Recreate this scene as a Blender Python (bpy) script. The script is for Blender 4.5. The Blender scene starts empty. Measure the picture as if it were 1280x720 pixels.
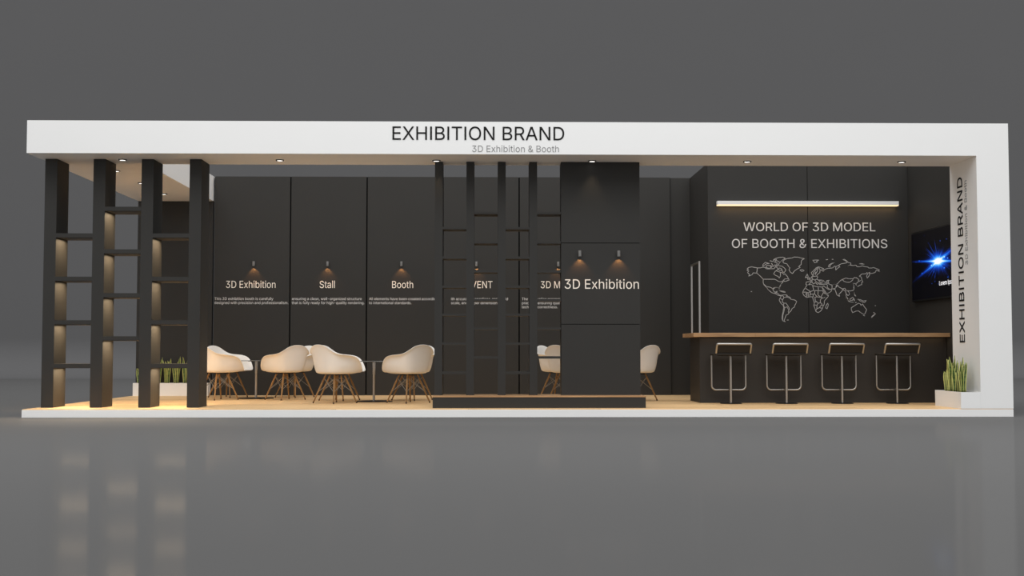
import bpy, bmesh, math, random
from mathutils import Vector, Matrix
R = math.radians
scn = bpy.context.scene
COL = scn.collection
random.seed(7)

# ------------------------------------------------------------------ lettering data (letter outlines, cap height 509 units)
GLYPHS = """&	448	197,-7 150,-2 110,12 78,34 54,62 39,96 34,133 37,163 47,189 63,213 85,235 111,256 140,279 216,335 226,343 237,352 246,363 255,375 260,389 262,405 258,427 245,445 226,457 201,461 184,459 168,453 155,444 145,431 139,416 137,399 139,380 145,363 155,346 169,327 185,307 204,284 438,0 364,0 171,231 121,293 102,319 87,344 78,370 75,398 79,430 91,458 109,481 134,499 165,510 200,513 235,510 266,499 290,482 308,459 320,433 324,404 322,382 315,362 305,342 291,325 275,308 256,293 154,217 128,195 110,174 100,154 97,131 100,108 109,87 124,70 143,57 166,49 193,46 223,50 251,59 278,75 301,95 321,121 336,151 346,186 349,224 408,224 405,180 397,144 385,115 371,92 357,75 345,62 333,47 305,23 271,7 234,-3
,	188	38,-119 68,71 137,71 84,-119
-	453	337,244 337,188 114,188 114,244
.	188	95,-4 78,-1 63,9 53,24 50,41 53,59 63,73 78,83 95,87 113,83 128,73 138,59 141,41 138,24 128,9 113,-1
3	453	218,-7 173,-3 133,10 98,30 70,57 52,91 44,132 109,132 115,107 126,87 144,71 165,59 191,52 219,50 248,53 275,61 297,74 315,93 325,116 329,145 326,172 316,196 299,217 275,234 242,244 201,248 157,248 157,299 288,448 288,452 70,452 70,509 372,509 372,461 211,278 211,289 264,288 308,276 344,253 371,222 387,186 393,145 387,103 370,66 344,36 309,12 266,-2
A	480	16,0 201,509 276,509 463,0 395,0 287,302 276,334 264,372 250,420 232,478 245,478 228,419 213,371 201,333 191,302 85,0;110,142 110,199 370,199 370,142
B	456	60,0 60,509 241,509 289,504 329,491 359,469 381,442 394,410 398,374 395,344 387,320 373,301 356,286 336,275 315,267 315,262 339,257 363,245 385,227 402,203 414,173 418,136 413,100 400,67 377,39 344,18 301,4 247,0;125,57 245,57 296,63 330,80 349,105 355,137 352,161 342,184 327,203 306,218 279,228 248,231 125,231;125,285 238,285 265,288 288,296 308,309 323,326 333,348 336,372 330,403 313,429 283,446 240,452 125,452
D	502	60,0 60,509 225,509 261,507 294,501 325,492 353,478 399,441 433,391 446,361 455,329 460,293 462,255 460,217 455,181 446,149 433,119 417,92 398,68 376,48 351,31 322,17 291,8 256,2 219,0;125,57 215,57 272,63 318,81 354,110 379,149 394,198 399,255 394,312 379,361 354,399 320,428 275,446 221,452 125,452
E	419	60,0 60,509 372,509 372,452 125,452 125,286 355,286 355,229 125,229 125,57 375,57 375,0
F	410	60,0 60,509 369,509 369,452 125,452 125,278 346,278 346,221 125,221 125,0
H	517	60,0 60,509 125,509 125,289 392,289 392,509 457,509 457,0 392,0 392,232 125,232 125,0
I	190	60,0 60,509 128,509 128,0
L	393	60,0 60,509 125,509 125,57 361,57 361,0
M	628	60,0 60,509 152,509 277,187 287,159 299,123 311,84 322,49 307,49 318,83 330,121 342,158 352,187 476,509 568,509 568,0 504,0 504,291 504,327 505,369 506,413 507,457 513,457 505,433 498,409 482,363 467,322 456,291 342,0 286,0 170,291 159,321 145,361 129,408 112,457 119,457 120,416 121,372 122,328 122,291 122,0
N	523	60,0 60,509 136,509 343,183 352,169 363,151 375,130 388,107 401,82 414,55 405,54 402,81 401,108 400,134 399,157 399,195 399,509 463,509 463,0 387,0 202,290 177,331 164,354 148,381 108,452 119,454 122,384 124,328 125,291 125,0
O	533	267,-7 235,-5 205,1 177,11 150,25 126,42 105,63 86,88 70,115 57,146 48,179 42,215 40,254 42,293 48,329 57,362 70,393 86,421 105,445 126,466 150,484 177,498 205,508 235,514 267,516 299,514 329,508 357,498 384,484 408,466 429,445 448,421 464,393 477,362 486,329 491,293 493,254 491,215 486,179 477,146 464,115 448,88 429,63 408,42 384,25 357,11 329,1 299,-5;267,53 310,59 349,76 383,105 408,144 425,194 430,254 425,314 408,365 383,404 349,433 310,450 267,456 223,450 184,433 151,404 125,364 109,314 103,254 109,194 125,144 151,105 184,76 223,59
R	449	60,0 60,509 236,509 290,504 333,489 367,465 390,433 405,395 409,352 405,309 390,271 367,240 333,217 289,203 236,198 125,198 125,0;234,255 269,258 298,267 319,281 334,300 342,324 345,352 342,380 334,405 319,425 298,440 269,449 233,452 125,452 125,255;353,0 230,229 303,229 428,0
S	447	224,-9 172,-4 128,9 91,31 64,60 46,96 38,137 104,137 110,110 123,88 142,71 166,59 194,52 224,49 257,52 286,60 311,74 329,92 341,114 346,139 342,161 332,179 316,193 296,205 272,214 245,222 184,239 128,260 86,289 60,326 52,372 58,413 75,448 102,476 138,498 180,511 227,516 275,511 316,498 351,476 377,449 394,415 401,378 337,378 326,412 302,437 267,453 225,459 194,456 167,448 145,435 129,418 118,398 115,376 119,352 131,334 148,319 169,308 191,300 212,293 264,279 287,272 312,264 336,252 359,238 379,220 395,198 405,171 408,139 403,99 386,64 360,34 323,11 278,-4
T	449	32,452 32,509 417,509 417,452 257,452 257,0 193,0 193,452
V	480	204,0 16,509 84,509 192,206 203,176 215,137 230,89 248,31 235,31 252,90 267,138 279,176 290,206 395,509 463,509 278,0
W	686	155,0 16,509 82,509 163,196 170,171 175,145 187,94 192,67 197,40 189,40 194,67 200,94 205,120 211,145 224,196 306,509 380,509 462,196 468,171 474,145 486,94 492,67 497,40 488,40 493,67 499,94 504,120 510,145 523,196 603,509 670,509 530,0 455,0 368,323 359,356 351,391 344,431 336,475 350,475 342,433 335,395 327,359 318,323 230,0
X	474	18,0 217,284 217,236 29,509 104,509 178,400 192,379 204,361 214,345 223,329 233,312 243,292 232,292 252,329 261,345 272,361 298,400 374,509 446,509 259,239 259,287 456,0 382,0 292,129 268,165 259,180 250,195 241,212 230,231 244,231 235,213 225,196 216,181 206,166 182,129 91,0
a	389	160,-9 126,-5 94,5 68,22 48,45 35,73 30,108 34,138 43,161 58,179 78,193 100,203 125,211 152,216 178,220 234,227 252,230 265,235 273,243 276,255 276,257 273,279 267,297 256,311 240,322 220,329 196,331 171,329 149,322 132,313 118,301 107,288 100,274 41,291 57,322 79,346 104,364 133,375 163,382 194,384 215,383 239,379 263,372 286,360 306,343 322,320 333,290 337,251 337,0 277,0 277,52 272,52 264,38 252,25 236,12 215,1 190,-6;170,45 202,49 228,59 248,74 263,93 272,115 276,138 276,190 270,186 259,182 246,179 231,176 200,171 175,168 154,164 134,159 117,150 103,139 95,124 92,105 94,87 102,72 114,61 130,52 149,47
b	424	229,-8 198,-5 172,4 153,17 138,31 127,46 118,59 112,59 112,0 53,0 53,509 114,509 114,319 118,319 127,331 137,346 152,360 171,373 197,381 229,384 274,378 313,361 345,332 370,293 385,245 390,189 385,133 370,84 346,45 313,16 274,-2;220,47 253,51 279,66 301,88 316,117 325,151 328,189 325,227 316,261 301,290 280,311 253,325 220,330 188,325 161,312 140,291 125,263 116,229 113,189 116,150 125,115 140,86 162,65 188,51
c	396	207,-8 159,-2 117,16 82,46 56,85 40,133 34,187 40,243 56,291 82,330 117,360 159,378 207,384 234,383 260,377 284,368 305,356 324,341 340,322 353,301 362,277 303,262 298,276 290,289 281,301 270,311 257,319 242,325 226,329 207,330 173,325 145,310 124,287 108,258 99,224 96,187 99,151 108,117 124,89 145,66 173,51 207,46 226,48 243,52 258,58 271,66 282,76 292,89 299,102 304,117 363,102 354,78 341,56 325,37 306,21 285,9 261,-1 235,-6
d	424	195,-8 151,-2 111,16 79,45 55,84 39,133 34,189 39,245 55,293 79,332 112,361 151,378 196,384 228,381 253,373 272,360 287,346 298,331 306,319 311,319 311,509 372,509 372,0 313,0 313,59 307,59 298,46 287,31 272,17 252,4 227,-5;205,47 236,51 263,65 284,86 299,115 309,150 312,189 309,229 300,263 284,291 263,312 237,325 205,330 172,325 145,311 124,290 108,261 99,227 96,189 99,151 109,117 124,88 145,66 172,51
e	404	212,-8 161,-2 117,16 82,46 56,85 40,132 34,187 39,242 55,290 81,329 115,359 157,378 205,384 236,382 266,374 294,361 319,341 341,315 357,282 368,242 371,194 371,169 75,169 75,221 338,221 310,202 307,237 298,269 283,294 263,314 237,326 205,330 173,326 146,313 125,294 109,270 99,241 96,211 96,178 100,139 110,106 128,80 151,61 179,50 212,46 234,48 254,53 271,61 285,73 297,88 306,105 365,91 353,63 335,39 311,19 283,4 249,-5
f	254	228,379 228,327 6,327 6,379;81,0 81,432 84,461 96,486 113,505 135,519 161,527 187,530 207,529 222,527 234,524 243,521 227,468 215,472 206,473 195,474 171,470 154,460 145,443 142,419 142,0
g	425	207,-151 168,-148 134,-140 105,-127 82,-110 64,-91 51,-69 101,-41 110,-53 122,-66 136,-78 154,-88 178,-95 207,-97 249,-92 282,-75 304,-47 311,-6 311,68 306,68 298,56 287,41 272,28 252,16 227,8 195,5 152,10 113,27 80,53 55,90 39,136 34,191 39,246 55,293 80,332 112,361 152,378 196,384 228,382 253,373 273,360 288,346 299,331 308,319 313,319 313,379 372,379 372,-9 367,-54 350,-90 324,-117 291,-136 251,-147;205,59 237,63 264,75 285,95 300,121 309,154 312,193 309,231 300,264 285,291 264,312 237,325 205,330 172,325 145,312 124,290 109,262 99,229 96,193 99,155 109,123 124,96 145,76 172,63
h	410	114,227 114,0 53,0 53,509 114,509 114,287 102,287 124,332 152,362 187,379 227,384 264,380 295,369 321,349 341,321 353,285 357,240 357,0 296,0 296,235 290,275 273,304 246,323 210,329 184,326 161,317 141,303 126,283 117,257
i	167	53,0 53,379 114,379 114,0;84,443 67,446 54,455 44,468 41,483 44,499 54,512 67,521 84,524 100,521 114,512 123,499 126,483 123,468 114,455 100,446
l	167	53,0 53,530 114,530 114,0
m	610	53,0 53,379 112,379 112,295 108,295 118,323 132,346 151,363 172,376 195,384 219,386 257,380 287,361 309,331 321,295 312,295 322,321 337,343 357,361 381,375 407,383 437,386 468,383 497,372 522,354 541,328 553,296 557,255 557,0 496,0 496,254 490,289 473,313 447,326 419,330 395,328 374,320 358,307 345,290 338,270 335,247 335,0 274,0 274,260 269,288 253,311 229,326 199,330 178,328 158,320 140,307 126,289 117,266 114,238 114,0
n	410	114,227 114,0 53,0 53,379 112,379 112,287 102,287 124,332 152,362 187,379 227,384 264,380 295,369 321,349 341,321 353,285 357,240 357,0 296,0 296,235 290,275 273,304 246,323 210,329 184,326 161,317 141,303 126,283 117,257
o	415	207,-8 159,-2 117,16 82,46 56,85 40,133 34,187 40,243 56,291 82,330 117,360 159,378 207,384 256,378 299,360 333,330 359,291 376,243 381,187 376,133 359,85 333,46 299,16 256,-2;207,46 242,51 270,66 292,89 307,117 316,151 319,187 316,224 307,258 292,287 270,310 242,325 207,330 173,325 145,310 124,287 108,258 99,224 96,187 99,151 108,117 124,89 145,66 173,51
p	424	53,-143 53,379 112,379 112,319 118,319 126,331 137,346 152,360 171,373 197,381 229,384 274,378 313,361 345,332 370,293 385,245 390,189 385,133 370,84 346,45 313,16 274,-2 229,-8 198,-5 173,4 153,17 138,31 127,46 118,59 114,59 114,-143;220,47 253,51 279,66 301,88 316,117 325,151 328,189 325,227 316,261 301,290 280,311 253,325 220,330 188,325 161,312 140,291 125,263 116,229 113,189 116,150 125,115 140,86 162,65 188,51
q	424	372,-143 311,-143 311,59 306,59 298,46 287,31 272,17 252,4 227,-5 195,-8 151,-2 111,16 79,45 55,84 39,133 34,189 39,245 55,293 79,332 112,361 151,378 196,384 228,381 253,373 272,360 287,346 298,331 307,319 313,319 313,379 372,379;205,47 236,51 263,65 284,86 299,115 309,150 312,189 309,229 300,263 284,291 263,312 237,325 205,330 172,325 145,311 124,290 108,261 99,227 96,189 99,151 109,117 124,88 145,66 172,51
r	259	53,0 53,379 112,379 112,321 115,321 130,347 152,367 181,380 213,385 229,384 243,384 243,322 230,324 219,325 207,326 182,323 159,315 140,301 126,284 117,262 114,237 114,0
s	365	182,-8 145,-5 112,3 84,18 62,38 45,63 36,94 94,107 105,79 124,60 150,49 181,45 217,50 244,62 262,81 268,103 265,121 254,136 237,147 212,155 149,170 104,186 72,208 53,237 47,274 51,305 65,332 87,354 115,370 149,381 187,384 223,381 254,372 279,358 299,339 314,316 324,290 268,277 258,298 243,316 219,328 187,333 156,329 131,317 114,299 109,277 112,258 124,243 144,232 172,223 229,209 275,194 306,171 325,142 331,107 326,75 312,47 290,24 260,6 223,-5
t	227	204,379 204,327 6,327 6,379;65,471 126,471 126,98 128,76 136,61 150,53 170,50 185,51 202,54 213,2 203,-1 192,-3 180,-4 168,-4 125,2 92,21 72,52 65,93
u	410	182,-5 146,-1 115,11 89,31 69,59 57,95 53,139 53,379 114,379 114,144 119,105 137,75 164,56 200,50 226,53 249,62 268,77 283,97 293,122 296,153 296,379 357,379 357,0 298,0 298,92 307,92 286,47 257,17 222,0
v	389	163,0 17,379 84,379 165,155 177,121 187,87 196,53 206,21 184,21 194,53 203,87 213,121 224,155 305,379 371,379 226,0
w	567	138,0 23,379 87,379 133,214 143,177 154,137 165,91 175,41 165,41 175,90 186,135 196,176 206,214 252,379 316,379 362,214 371,176 382,136 392,91 402,41 391,41 402,90 413,135 423,176 434,214 480,379 545,379 429,0 368,0 319,172 305,225 297,252 291,280 277,338 291,338 277,280 263,225 255,198 248,172 199,0
x	379	21,0 171,218 171,171 29,379 100,379 147,306 164,279 179,253 193,229 207,206 175,206 190,229 202,253 216,279 233,306 282,379 352,379 209,169 209,214 358,0 287,0 231,85 214,112 200,136 187,159 173,182 205,182 191,159 178,136 165,112 148,85 91,0
y	389	47,-139 61,-86 71,-87 88,-90 104,-89 118,-84 130,-74 141,-58 151,-36 163,-1 17,379 84,379 165,155 177,121 187,87 196,53 206,21 184,21 193,53 202,87 212,121 224,155 305,379 371,379 204,-58 191,-85 177,-107 159,-124 139,-136 117,-143 91,-145 77,-145 65,-143 54,-141
z	380	42,0 42,46 254,320 254,323 48,323 48,379 333,379 333,331 126,60 126,56 339,56 339,0
 	188	"""
# coastline and border strokes of the world map in millimetres on the wall
MAP = """3989,1934 3903,1950 3865,1941 3838,1922 3857,1911 3834,1899 3861,1888 3842,1865 3872,1838 3860,1812 3914,1835 3925,1861 3979,1856 3989,1934;3979,1856 4016,1827 4050,1793 4077,1762;4077,1766 4245,1766 4275,1751 4305,1732 4336,1728 4374,1744 4390,1767 4420,1774 4451,1767 4466,1755;3989,1934 4033,1934 4071,1945 4102,1941 4124,1922 4162,1919 4193,1922 4239,1922 4254,1949 4285,1942 4292,1911;4071,1956 4075,1987 4110,2017 4171,1998 4125,1995 4094,1972 4071,1956;4117,1941 4132,1972 4178,1968 4201,1941 4162,1926 4117,1941;4201,2002 4231,1957 4201,1949 4193,1972;4179,2040 4224,2029 4240,2056 4278,2063 4247,2018 4285,2010 4277,1972 4247,1980 4262,1949 4292,1964 4316,2002 4354,2041 4324,2018 4286,2041 4255,2040;4232,2056 4263,2075 4317,2090 4370,2094 4408,2079 4354,2044 4323,2010;4315,1964 4353,1961 4391,1934 4414,1904 4391,1866 4368,1873 4353,1904 4322,1896 4300,1911 4315,1934 4345,1926 4357,1904;4284,1903 4253,1881 4230,1846 4260,1823 4298,1808 4313,1782 4331,1812 4333,1869 4299,1881 4276,1888;4337,1869 4368,1858 4383,1835 4398,1850 4436,1805 4451,1774 4466,1755 4397,1732 4374,1751;4369,2025 4385,2006 4430,1995 4460,1949 4475,1934 4460,1907 4482,1869 4513,1850 4540,1889 4590,1923 4628,1942 4605,1953 4644,1988 4644,2033 4660,2056 4691,2072 4637,2083 4599,2094 4538,2096 4508,2083 4439,2075 4393,2056 4369,2025;4624,1900 4650,1881 4685,1893 4666,1908 4635,1908 4624,1900;4077,1762 4073,1728 4080,1690 4114,1652 4136,1626;4121,1656 4175,1648 4213,1628 4251,1645 4304,1645 4319,1626;4374,1732 4343,1698 4320,1660 4312,1626;4084,1694 4121,1657 4149,1608 4198,1567 4256,1550 4297,1526 4338,1518 4363,1530;4121,1657 4137,1620 4153,1606;4215,1629 4223,1596 4248,1571 4281,1588 4273,1563 4248,1559;4224,1620 4249,1641 4298,1645 4314,1612 4306,1637 4332,1670 4340,1695;4314,1596 4355,1579 4401,1571 4397,1583 4347,1592 4314,1596;4264,1571 4297,1550 4314,1530 4347,1526;4347,1530 4380,1534 4421,1534 4437,1513 4470,1497 4486,1468 4536,1460 4569,1439 4560,1411 4543,1382 4535,1353 4501,1332 4485,1299 4460,1275 4439,1246 4410,1234 4392,1184 4380,1155 4396,1135 4359,1151 4347,1184 4352,1225 4365,1283 4376,1341 4370,1378 4337,1406 4313,1448 4313,1472 4330,1497 4347,1530;4363,1526 4379,1497 4421,1501 4421,1530;4330,1476 4362,1464 4379,1489;4362,1464 4354,1431 4378,1411 4411,1411 4436,1374 4460,1332 4443,1283 4451,1258;4378,1411 4374,1373 4390,1345 4427,1357 4435,1332 4460,1316;4390,1345 4377,1283 4360,1225 4359,1168;4429,1501 4462,1489 4486,1468;4425,1161 4442,1161;3893,1583 3904,1583;4818,2048 4862,2052 4907,2052 4870,2033 4884,2022 4847,2011 4825,2037 4818,2048;5015,2056 5040,2060;5105,2063 5120,2063;5048,1955 5063,1985 5100,2004 5138,2014 5100,1996 5070,1970 5074,1952 5048,1955;4793,1866 4831,1899 4868,1937 4902,1952 4935,1940 4973,1926 4980,1915 4950,1911;4793,1866 4800,1844 4818,1814 4823,1859 4845,1888 4876,1926 4898,1948;4887,1926 4883,1881 4867,1866 4856,1836 4845,1844 4860,1873;4906,1940 4924,1903 4920,1866 4890,1844 4874,1821;4920,1911 4950,1896 4972,1885 4987,1907 5017,1922 5047,1929 5099,1933 5122,1941 5137,1963 5159,1956 5159,1904 5181,1926 5211,1948;4703,1792 4733,1844 4744,1806 4762,1784 4740,1762 4733,1799 4710,1788;4815,1814 4785,1784 4755,1769 4762,1755 4792,1755 4784,1732 4717,1725 4709,1688 4739,1680 4769,1703 4799,1725;4800,1807 4807,1769 4844,1755 4874,1769 4889,1799 4867,1814 4822,1807;4807,1769 4799,1732 4821,1695 4851,1717 4880,1688 4903,1710 4866,1725 4844,1755;4874,1769 4903,1747 4918,1725 4948,1725 4978,1740 4948,1755 4903,1755;4918,1710 4992,1703 5007,1718 4978,1740;4910,1688 4992,1688 5014,1695;5023,1747 5060,1751 5037,1733 5059,1695 5029,1703 5019,1740;4727,1682 4702,1641 4672,1599 4660,1566 4676,1529 4717,1496 4766,1505 4808,1505 4815,1468 4827,1435 4831,1402 4823,1377 4839,1336 4855,1287 4887,1270 4921,1291 4950,1328 4959,1361 4980,1394 4981,1443 5002,1468 5039,1509 5044,1530 5007,1542 4990,1567 4966,1608 4950,1649 4901,1657 4867,1657 4810,1674 4793,1690 4727,1682;4710,1628 4776,1583 4825,1600 4810,1674;4668,1575 4709,1575 4742,1566 4776,1583;4776,1583 4775,1542 4816,1546 4837,1550 4842,1600 4891,1595;4892,1657 4896,1595 4958,1596;4891,1595 4887,1534 4932,1497 4874,1505 4837,1550;4958,1596 4970,1567 4949,1534 4932,1497 4973,1488 4990,1497;4970,1567 4998,1550 5031,1526;4816,1546 4816,1509;4874,1505 4841,1501 4848,1443 4873,1431 4889,1410 4922,1418 4923,1460 4940,1484 4973,1488;4832,1426 4873,1431;4823,1385 4872,1381 4889,1410;4872,1381 4868,1328 4855,1303;4868,1328 4905,1344 4930,1377 4947,1402 4922,1418;4905,1344 4946,1336;4930,1377 4972,1385;4701,1542 4726,1566 4717,1509;4742,1566 4742,1505;4767,1542 4766,1505;5030,1410 5042,1385 5021,1328 5000,1340 5005,1373 5030,1410;4902,1748 4968,1752 5009,1707 4909,1703;4950,1649 4975,1666 5008,1641 5049,1612 5082,1616 5094,1596 5057,1567 5015,1554 4983,1608 4950,1649;5009,1707 5033,1674 5025,1649 5057,1620;5034,1707 5058,1690 5100,1682 5099,1633 5082,1616;5100,1682 5149,1691 5182,1682 5149,1633 5107,1625 5148,1608;5159,1956 5197,1971 5219,1948 5204,1978 5242,1997 5309,2008 5332,2015 5302,2045 5265,2060 5288,2064 5332,2034 5347,2015 5384,2008 5384,1989 5338,1963 5369,1978 5413,1971 5458,1977 5480,1952 5525,1956 5555,1967 5585,1956 5637,1949 5652,1934 5696,1934 5719,1941 5763,1927 5812,1904 5793,1897 5815,1878 5763,1904 5748,1871 5710,1856 5673,1852 5643,1860 5666,1871 5657,1822 5627,1785 5616,1815 5635,1852 5621,1867 5606,1848 5546,1845 5508,1811 5538,1800 5545,1755 5559,1726 5540,1718 5544,1688 5521,1681 5483,1659;5522,1748 5503,1733 5492,1755;5463,1792 5500,1763 5492,1733 5462,1703 5417,1703 5424,1666 5420,1640;5454,1703 5465,1674 5454,1688;5511,1997 5585,1990 5548,2001 5511,1997;5254,1762 5306,1785 5351,1774 5411,1774 5410,1755 5365,1722 5320,1722 5276,1737 5254,1762;5410,1766 5437,1796 5463,1785;5254,1766 5209,1733 5193,1710 5156,1688;5173,1696 5200,1651 5254,1624 5291,1633 5309,1597;5145,1610 5171,1533 5212,1510 5199,1542 5254,1597 5254,1624;5091,1678 5173,1696 5145,1624 5090,1619;5415,1706 5428,1669 5423,1606 5372,1592 5327,1597 5354,1569 5358,1542 5335,1524 5308,1551 5299,1588 5281,1597 5263,1619;5308,1551 5308,1515 5334,1470;5289,1501 5334,1452 5388,1424 5343,1438 5307,1483 5289,1501;5388,1429 5411,1424;5362,1470 5408,1501 5416,1479 5398,1452 5366,1456 5362,1470;5426,1479 5434,1443 5421,1461;5427,1579 5436,1542 5453,1515 5435,1524 5427,1579;5480,1470 5525,1461 5562,1443 5607,1452 5580,1420 5534,1434 5498,1456;5443,1420 5457,1423;5383,1343 5433,1375 5488,1411 5516,1402 5529,1379 5552,1402 5570,1366 5610,1316 5586,1257 5568,1243 5523,1270 5487,1298 5450,1293 5400,1270 5382,1316 5383,1343;5560,1230 5579,1225;5714,1275 5741,1252 5681,1198 5686,1216 5723,1243;5737,1375 5745,1375"""

# ------------------------------------------------------------------ object helpers
def tag(o, label=None, cat=None, group=None, kind=None):
    if label: o['label'] = label
    if cat: o['category'] = cat
    if group: o['group'] = group
    if kind: o['kind'] = kind
    return o

def empty(name, loc=(0, 0, 0), rz=0.0):
    o = bpy.data.objects.new(name, None)
    o.empty_display_size = 0.1
    o.location = loc
    o.rotation_euler = (0, 0, rz)
    COL.objects.link(o)
    return o

def copy_tree(o, parent=None):
    c = o.copy()
    COL.objects.link(c)
    if parent: c.parent = parent
    for ch in list(o.children):
        copy_tree(ch, c)
    return c

class MB:
    """collects shapes into one bmesh"""
    def __init__(s): s.bm = bmesh.new()
    def box(s, x0, x1, y0, y1, z0, z1):
        v = [s.bm.verts.new((x, y, z)) for z in (z0, z1) for y in (y0, y1) for x in (x0, x1)]
        for f in ((0, 2, 3, 1), (4, 5, 7, 6), (0, 1, 5, 4), (2, 6, 7, 3), (0, 4, 6, 2), (1, 3, 7, 5)):
            s.bm.faces.new([v[i] for i in f])
        return s
    def prism(s, pts, z0, z1):
        a = [s.bm.verts.new((x, y, z0)) for x, y in pts]
        b = [s.bm.verts.new((x, y, z1)) for x, y in pts]
        s.bm.faces.new(list(reversed(a))); s.bm.faces.new(b)
        n = len(pts)
        for i in range(n):
            s.bm.faces.new((a[i], a[(i + 1) % n], b[(i + 1) % n], b[i]))
        return s
    def tube(s, p, q, r0, r1=None, n=14):
        r1 = r0 if r1 is None else r1
        return s.path([p, q], [r0, r1], n)
    def path(s, pts, rad, n=12, closed=False):
        pts = [Vector(p) for p in pts]
        if not isinstance(rad, (list, tuple)): rad = [rad] * len(pts)
        rings = []
        ref = None
        m = len(pts)
        for i, p in enumerate(pts):
            if closed: d = (pts[(i + 1) % m] - pts[i - 1]).normalized()
            elif i == 0: d = (pts[1] - p).normalized()
            elif i == m - 1: d = (p - pts[i - 1]).normalized()
            else:
                d = ((p - pts[i - 1]).normalized() + (pts[i + 1] - p).normalized()).normalized()
            if ref is None:
                ref = d.orthogonal().normalized()
            ref = (ref - d * ref.dot(d)).normalized()
            b = d.cross(ref)
            rings.append([s.bm.verts.new(p + (ref * math.cos(2 * math.pi * k / n) + b * math.sin(2 * math.pi * k / n)) * rad[i]) for k in range(n)])
        for i in range(m if closed else m - 1):
            A, B = rings[i], rings[(i + 1) % m]
            for k in range(n):
                s.bm.faces.new((A[k], A[(k + 1) % n], B[(k + 1) % n], B[k]))
        if not closed:
            s.bm.faces.new(list(reversed(rings[0]))); s.bm.faces.new(rings[-1])
        return s
    def lathe(s, prof, c=(0, 0, 0), n=40):
        rings = []
        for r, z in prof:
            if r < 1e-6: rings.append([s.bm.verts.new((c[0], c[1], c[2] + z))])
            else: rings.append([s.bm.verts.new((c[0] + r * math.cos(2 * math.pi * k / n), c[1] + r * math.sin(2 * math.pi * k / n), c[2] + z)) for k in range(n)])
        for A, B in zip(rings, rings[1:]):
            for k in range(n):
                a, b = A[k % len(A)], A[(k + 1) % len(A)]
                c_, d = B[(k + 1) % len(B)], B[k % len(B)]
                vs = []
                for v in (a, b, c_, d):
                    if v not in vs: vs.append(v)
                if len(vs) > 2: s.bm.faces.new(vs)
        return s
    def build(s, name, m, parent=None, smooth=False, bevel=0.0, seg=2):
        bmesh.ops.recalc_face_normals(s.bm, faces=s.bm.faces)
        me = bpy.data.meshes.new(name)
        s.bm.to_mesh(me); s.bm.free()
        if smooth:
            for p in me.polygons: p.use_smooth = True
            me.set_sharp_from_angle(angle=R(40))
        me.materials.append(m)
        o = bpy.data.objects.new(name, me)
        COL.objects.link(o)
        if parent: o.parent = parent
        if bevel:
            b = o.modifiers.new('edge', 'BEVEL'); b.width = bevel; b.segments = seg; b.limit_method = 'ANGLE'; b.angle_limit = R(40)
        return o

def boxobj(name, m, parent, x0, x1, y0, y1, z0, z1, bevel=0.0):
    return MB().box(x0, x1, y0, y1, z0, z1).build(name, m, parent, bevel=bevel)

# ------------------------------------------------------------------ materials
def lin(c):
    return tuple((x / 12.92 if x <= 0.04045 else ((x + 0.055) / 1.055) ** 2.4) for x in [v / 255 for v in c])

def base_mat(name):
    m = bpy.data.materials.new(name); m.use_nodes = True
    return m, m.node_tree.nodes, m.node_tree.links, m.node_tree.nodes['Principled BSDF']

def mat(name, col, rough=0.5, metal=0.0, spec=0.5, var=0.06, scale=6.0, bump=0.0, coord='Object'):
    """plain surface with a faint procedural mottling"""
    m, N, L, b = base_mat(name)
    tc = N.new('ShaderNodeTexCoord'); nz = N.new('ShaderNodeTexNoise')
    nz.inputs['Scale'].default_value = scale; nz.inputs['Detail'].default_value = 4
    L.new(tc.outputs[coord], nz.inputs['Vector'])
    mx = N.new('ShaderNodeMix'); mx.data_type = 'RGBA'
    mx.inputs[6].default_value = tuple(c * (1 - var) for c in col) + (1,)
    mx.inputs[7].default_value = tuple(min(1, c * (1 + var)) for c in col) + (1,)
    L.new(nz.outputs['Fac'], mx.inputs[0]); L.new(mx.outputs[2], b.inputs['Base Color'])
    b.inputs['Roughness'].default_value = rough
    b.inputs['Metallic'].default_value = metal
    b.inputs['Specular IOR Level'].default_value = spec
    if bump:
        bp = N.new('ShaderNodeBump'); bp.inputs['Strength'].default_value = bump; bp.inputs['Distance'].default_value = 0.002
        n2 = N.new('ShaderNodeTexNoise'); n2.inputs['Scale'].default_value = 180
        L.new(tc.outputs[coord], n2.inputs['Vector']); L.new(n2.outputs['Fac'], bp.inputs['Height']); L.new(bp.outputs['Normal'], b.inputs['Normal'])
    return m

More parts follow.
